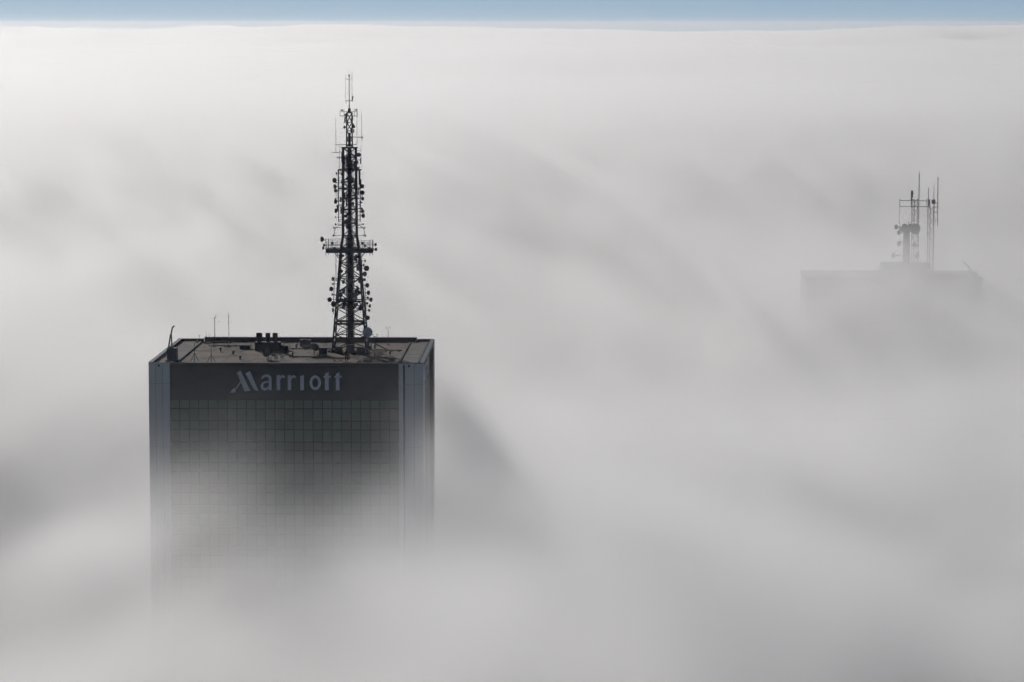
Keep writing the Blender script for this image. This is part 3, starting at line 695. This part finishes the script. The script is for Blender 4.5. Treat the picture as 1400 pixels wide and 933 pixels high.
# thin aerials
def aerial(label, x, y, ht, head, group=None, striped=False, tripod=False, r=.05):
    t = on_roof('roof_aerial', label, 'aerial', x, y, group)
    if striped:
        n = 12
        for k in range(n): tube('pole_section', (0, 0, ht*k/n), (0, 0, ht*(k+1)/n), r, 'white' if k % 2 else 'steel_red', t)
    else: tube('pole', (0, 0, 0), (0, 0, ht), r, 'steel', t, r1=r*.7)
    bm = bmesh.new(); add_box(bm, -.3, .3, -.3, .3, 0, .08); obj('base_plate', bm, 'steel_grey', t)
    if head == 'hook':
        bm = bmesh.new(); add_path(bm, [(-.25, 0, ht-.15), (0, 0, ht-.3), (.18, 0, ht), (.2, 0, ht+.35)], .045); obj('head', bm, 'steel', t)
    elif head == 'cups':
        bm = bmesh.new(); add_path(bm, [(-.3, 0, ht+.28), (-.3, 0, ht), (.32, 0, ht-.02), (.32, 0, ht+.2)], .03); obj('cross_arm', bm, 'steel', t)
        for sx in (-.3, .32):
            bm = bmesh.new(); add_lathe(bm, [(0, 0), (.09, .03), (.11, .1), (0, .16)], (sx, 0, ht+.2), (0, 0, 1), 8); obj('cup', bm, 'dish_dark', t)
    elif head == 'ball':
        bm = bmesh.new(); add_lathe(bm, [(0, 0), (.1, .05), (.12, .14), (.1, .22), (0, .28)], (0, 0, ht), (0, 0, 1), 8); obj('head', bm, 'white', t)
    if tripod:
        for k in range(3):
            a_ = k*2.094 + .6; tube('leg', (0, 0, ht*.5), (math.cos(a_)*.75, math.sin(a_)*.75, 0), .045, 'steel', t)
    return t
aerial('tall thin pole with a bent hook tip near the rear parapet', -60.0, 522.0, 4.4, 'hook', r=.07)
aerial('tall red and white banded pole standing on the flat roof', -57.2, 517.5, 5.6, 'none', striped=True, r=.055)
aerial('short thin aerial beside the hooked pole', -61.5, 522.6, 2.0, 'none', r=.05)
aerial('very short stub aerial between hooked pole and its thin neighbour', -61.1, 523.4, 1.7, 'none', r=.04)
aerial('tiny stub on the rear corner parapet', -63.0, 525.6, .9, 'ball', r=.04)
aerial('dark tripod aerial close to the cleaning crane', -59.9, 493.6, 3.0, 'none', tripod=True, r=.06)
aerial('tripod aerial with a white head between crane and sign', -57.3, 493.4, 2.4, 'ball', tripod=True, r=.06)
aerial('slim wind gauge post with two cups near the front edge', -32.3, 498.5, 3.6, 'cups', r=.075)
aerial('slim wind gauge post with two cups by the rear parapet', -31.6, 521.0, 2.6, 'cups', r=.065)

# pipes, hose and bags near the front edge
t = on_roof('roof_pipe', 'dark pipe lying across the roof before the mast', 'pipe', -38.8, 498.7)
tube('pipe', (-3.2, 0, .18), (2.6, -.2, .18), .11, 'tar', t, n=8)
for x in (-2.6, 0, 2.2):
    bm = bmesh.new(); add_box(bm, x-.12, x+.12, -.25, .2, 0, .08); obj('support', bm, 'cabinet', t)
bm = bmesh.new(); pts = [(-1.5, .4, .05), (-1.3, .1, .4), (-1.05, -.1, .08), (-.7, .05, .12), (-.35, .1, .42), (-.05, 0, .1), (.3, -.1, .06), (.9, -.2, .06), (1.5, -.25, .05)]
add_path(bm, pts, .055); o = obj('hose', bm, 'rust', None, (-36.9, 493.6, DZ+.012)); tag(o, 'rusty looped hose lying by the feet of the person', 'hose')
for lb, x, sz, m_ in (('black bag lying at the roof edge beside the hose', -34.4, .5, 'cable'), ('pale crumpled sack at the roof edge among black bags', -33.9, .34, 'white'), ('larger black bag at the roof edge past the pale sack', -33.0, .75, 'cable')):
    bm = bmesh.new(); bmesh.ops.create_icosphere(bm, subdivisions=2, radius=sz)
    for v in bm.verts:
        n_ = v.co.normalized(); k = 1 + .22*math.sin(n_.x*5+x)*math.cos(n_.y*4-x) + R_.uniform(-.07, .07); v.co = Vector((v.co.x*k*1.1, v.co.y*k*.8, max(v.co.z*k*.62, -sz*.3)))
    bmesh.ops.translate(bm, verts=bm.verts, vec=(0, 0, sz*.3+.003)); o = obj('sack', bm, m_, None, (x, 491.8, DZ+.012), smooth=True); tag(o, lb, 'sack')
# vents, conduits and a hatch over the deck
for x, y, lb in ((-55.2, 505.5, 'small mushroom vent midway between banded pole and letters'), (-45.6, 503.2, 'small mushroom vent behind the conduit nearest the letters'), (-46.2, 516.6, 'small mushroom vent in front of the pale cooling unit'), (-53.3, 497.8, 'small mushroom vent between white-headed tripod and small dish'), (-33.4, 515.2, 'small mushroom vent behind the leaning ladder frame'), (-30.4, 505.8, 'small mushroom vent between mast and the lighter edge walkway'), (-57.8, 510.5, 'small mushroom vent in front of the banded pole')):
    t = on_roof('mushroom_vent', lb, 'vent', x, y, 'mushroom vents dotted over the roof')
    tube('neck', (0, 0, 0), (0, 0, .42), .13, 'steel_grey', t, n=10)
    bm = bmesh.new(); add_lathe(bm, [(0, .40), (.3, .41), (.31, .47), (.2, .58), (0, .62)], (0, 0, 0), (0, 0, 1), 12); obj('hood', bm, 'panel_grey', t)
for x0, x1, y, lb in ((-60.5, -53.5, 517.6, 'long thin conduit behind the banded pole'), (-47.5, -39.4, 513.6, 'long thin conduit from the exhaust stacks towards the mast'), (-33.0, -28.8, 511.4, 'short conduit between mast and roof kerb'), (-46.0, -40.2, 500.9, 'conduit crossing the deck behind the letters')):
    t = on_roof('conduit', lb, 'conduit', x0, y)
    tube('pipe', (0, 0, .16), (x1-x0, R_.uniform(-.6, .6), .16), .075, R_.choice(['steel_grey', 'tar', 'panel_grey']), t)
    for k in range(4):
        xx = (x1-x0)*(k+.5)/4; bm = bmesh.new(); add_box(bm, xx-.1, xx+.1, -.45, .45, 0, .09); obj('block', bm, 'slab', t)
t = on_roof('roof_hatch', 'low grey access hatch with a sloping lid on the deck', 'hatch', -54.3, 514.6)
bm = bmesh.new(); add_box(bm, -.8, .8, -.7, .7, 0, .55); obj('curb', bm, 'cabinet', t)
bm = bmesh.new(); vs = add_box(bm, -.88, .88, -.78, .78, .553, .62)
for v in bm.verts:
    if v.co.y > 0: v.co.z += .16
obj('lid', bm, 'panel_grey', t)
t = on_roof('cooling_unit', 'boxy pale cooling unit with a fan grille behind the tilted dish', 'cooling unit', -44.9, 518.8)
bm = bmesh.new(); add_box(bm, -.9, .9, -.6, .6, .12, 1.05); bmesh.ops.bevel(bm, geom=bm.edges[:], offset=.03, segments=1, affect='EDGES'); obj('casing', bm, 'panel_grey', t)
bm = bmesh.new(); add_tube(bm, (0, 0, 1.05), (0, 0, 1.16), .42, n=14); obj('fan_grille', bm, 'tar', t)
for sx in (-.7, .7):
    bm = bmesh.new(); add_box(bm, sx-.07, sx+.07, -.55, .55, 0, .118); obj('skid', bm, 'tar', t)
# low angled struts (stays) right of the mast
for k, (x, lb) in enumerate(((-32.3, 'pale slanting ladder frame leaning by the mast foot'), )):
    t = on_roof('access_ramp', lb, 'ladder', x, 513.0)
    for y in (-.4, .4): tube('rail', (-1.6, y, 1.35), (1.3, y-1.5, .1), .06, 'panel_grey', t)
    for j in range(7):
        f = j/6; tube('rung', (-1.6+2.9*f, -.4-1.5*f, 1.35-1.25*f), (-1.6+2.9*f, .4-1.5*f, 1.35-1.25*f), .035, 'panel_grey', t)
    tube('prop', (-1.5, 0, 0), (-1.5, 0, 1.3), .05, 'steel_grey', t)

# person at the roof edge
def person():
    V = [(0, 0, .95), (0, -.01, 1.15), (0, 0, 1.38), (0, .005, 1.5), (0, -.02, 1.6), (0, -.03, 1.72)]
    R = [.15, .145, .16, .07, .09, .085]; E = [(i, i+1) for i in range(5)]
    def chain(start, pts, rs):
        p = start
        for q, r in zip(pts, rs): V.append(q); R.append(r); E.append((p, len(V)-1)); p = len(V)-1
        return p
    for s in (-1, 1):
        chain(0, [(s*.1, 0, .86), (s*.11, -.03, .48), (s*.115, 0, .09), (s*.125, -.16, .05)], [.1, .068, .05, .045])
        e = chain(2, [(s*.19, 0, 1.4), (s*.25, .03, 1.14), (s*.22, -.14, .96), (s*.20, -.19, .92)], [.065, .05, .036, .03])
        for k, ln in enumerate((.06, .085, .09, .085, .07)):
            a_ = (k-2)*.28; b = V[e]; chain(e, [(b[0]+s*.018*(k-2), b[1]-ln*.6, b[2]-.02-abs(a_)*.02), (b[0]+s*.02*(k-2), b[1]-ln, b[2]-.05)], [.010, .008])
    me = bpy.data.meshes.new('person'); me.from_pydata(V, E, []); o = bpy.data.objects.new('person', me); C.objects.link(o)
    sk = o.modifiers.new('skin', 'SKIN'); 
    if not me.skin_vertices: 
        bpy.context.view_layer.objects.active = o; me.attributes  # layer is made by the modifier
    ly = me.skin_vertices[0].data
    for i, r in enumerate(R): ly[i].radius = (r, r*.85 if i < 3 else r); ly[i].use_root = (i == 0)
    o.modifiers.new('smooth', 'SUBSURF').levels = 1; o.modifiers['smooth'].render_levels = 1
    me.materials.append(M['cloth']); return o
try:
    p = person(); tag(p, 'person in dark clothes standing at the edge of the flat roof', 'person'); p.location = (-36.55, 495.2, DZ+.013); p.scale = (1.25, 1.25, 1.04); p.rotation_euler.z = .5
    bm = bmesh.new(); add_lathe(bm, [(0, -.1), (.1, -.03), (.115, .04), (.09, .12), (0, .15)], (0, -.03, 1.7), (0, 0, 1), 12); obj('cap', bm, 'cable', p)
except Exception as ex: print('person failed', ex)

# ------------------------------------------------------------------ the far building, nearly lost in the fog
FX0, FX1, FY0, FY1, FZ = 62.8, 111.8, 900.0, 926.0, 120.9
far = thing('distant_tower', 'brownish tower block almost dissolved in fog, only its flat top showing', 'building', ((FX0+FX1)/2, (FY0+FY1)/2, 0))
def fbox(name, d, mat, parent=far): return part_of(box(name, d, mat), parent)
fbox('wall', (FX0, FX1, FY0, FY1, 0, FZ-.6), 'far_wall')
fbox('cornice', (FX0-.3, FX1+.3, FY0-.3, FY1+.3, FZ-.597, FZ), 'far_trim')
for c in range(15):
    for f in range(7):
        x = FX0+1.4+c*3.12; z = FZ-4.0-f*3.3
        wn = fbox('window', (x, x+2.0, FY0-.06, FY0-.003, z-1.6, z), 'far_glass')
ph = fbox('penthouse', (85.0, 98.0, 906, 920, FZ+.003, FZ+2.6), 'far_wall'); part_of(box('penthouse_roof', (84.7, 98.3, 905.7, 920.3, FZ+2.603, FZ+2.9), 'far_trim'), ph)
fbox('parapet', (94.0, 107.5, FY0+.2, FY0+.6, FZ+.003, FZ+1.0), 'far_trim')
t = thing('roof_hoist', 'small slanting boom on the foggy far roof', 'hoist', (109.6, 903, FZ+.003))
bm = bmesh.new(); add_box(bm, -1.0, 1.2, -.8, .8, 0, 1.5); obj('cabin', bm, 'steel', t)
bm = bmesh.new(); add_path(bm, [(-.4, 0, 1.4), (-1.6, 0, 3.2), (-2.6, 0, 4.2), (-3.0, 0, 4.3)], .2); obj('boom', bm, 'steel', t)

def thin_mast(label, x, y, z0, z1, wd, whips, frame=None):
    t = thing('far_mast', label, 'mast', (x, y, z0)); H = z1 - z0
    cs = [(wd*math.cos(a), wd*math.sin(a)) for a in (.3, 2.4, 4.5)]
    for cx_, cy_ in cs: tube('leg', (cx_, cy_, 0), (cx_, cy_, H), .10, 'steel', t)
    n = int(H/1.3)
    for j in range(n):
        za, zb_ = H*j/n, H*(j+1)/n
        for k in range(3):
            a, b = cs[k], cs[(k+1) % 3]
            tube('brace', (*a, za) if j % 2 else (*b, za), (*b, zb_) if j % 2 else (*a, zb_), .075, 'steel', t, n=4)
    for wx, za, zb_, r in whips: tube('whip_antenna', (wx, 0, za-z0), (wx, 0, zb_-z0), r, 'steel', t, n=5)
    return t
# two lattice masts with a bar between them
m1 = thin_mast('far lattice mast with the long cross bar and highest whip', 93.6, 909, FZ+2.9, 142.5, .95, [(1.2, 123.8, 149.9, .13), (-.9, 142, 142.9, .28)])
for z in (140.3, 142.0): tube('cross_bar', (-4.2, -.4, z-FZ-2.9), (3.4, -.4, z-FZ-2.9), .085, 'steel', m1)
for x in (-4.2, -1, 1.2, 3.4): tube('bar_post', (x, -.4, 140.0-FZ-2.9), (x, -.4, 142.6-FZ-2.9), .09, 'steel', m1)
for x, z in ((-.8, 143.9), (4.0, 141.4)):
    bm = bmesh.new(); add_lathe(bm, [(0, -1.0), (.3, -.9), (.36, 0), (.3, .9), (0, 1.0)], (x, -.4, z-FZ-2.9), (0, 0, 1), 10); obj('radome', bm, 'steel', m1)
    tube('radome_stem', (x, -.4, 142.0-FZ-2.9 if z > 142 else 140.2-FZ-2.9), (x, -.4, z-FZ-2.9), .1, 'steel', m1)
m2 = thin_mast('far lattice mast with three slim whips beside its barred twin', 98.2, 910, FZ+.003, 140.3, .95, [(1.0, 121, 141.8, .12), (2.0, 134.6, 148.6, .12), (-.6, 140, 145.6, .10), (.9, 140, 146.4, .08)])
for z in (136.4, 138.6, 140.1, 141.2): tube('clamp_arm', (.7, 0, z-FZ), (2.3, 0, z-FZ), .1, 'steel', m2)
bm = bmesh.new(); add_box(bm, .3, 1.3, -.3, .3, 141.0-FZ, 142.2-FZ); obj('equipment_box', bm, 'steel', m2)
# stubby dish tower
t = thing('dish_tower', 'stubby far mast loaded with round dishes at its top', 'mast', (91.2, 906.5, FZ+2.9))
bm = bmesh.new(); add_tube(bm, (0, 0, 0), (0, 0, 11.0), 1.15, .9, 12); obj('shaft', bm, 'steel_grey', t)
bm = bmesh.new(); add_tube(bm, (0, 0, 9.6), (0, 0, 10.6), 1.9, 2.2, 14); obj('head', bm, 'steel_grey', t)
for x, z, r, yaw in ((-2.9, 10.9, .7, 3.6), (2.2, 10.4, 1.45, -1.2), (-2.2, 9.3, .7, 3.3), (-.6, 11.1, .8, -1.8), (.8, 11.2, .7, -1.3), (-2.0, 6.3, .75, 3.7), (2.0, 6.0, .8, -.4), (-3.6, 2.9, .8, 3.5), (2.8, 2.8, .9, -.6)):
    d = Vector((math.cos(yaw), math.sin(yaw), 0)); bm = bmesh.new()
    add_lathe(bm, [(0, -r*.5), (r*.5, -r*.45), (r, 0), (r, r*.5), (0, r*.6)], (x, -.8, z), d, 14); dd = obj('dish_antenna', bm, 'dish_dark', t); tube('bracket', (x, -.8, z), (0, 0, z), .13, 'steel', dd)
for x in (-2.0, .6): tube('whip_antenna', (x, 0, 10.5), (x, 0, 18.0 if x < 0 else 13), .06, 'steel', t, n=5)
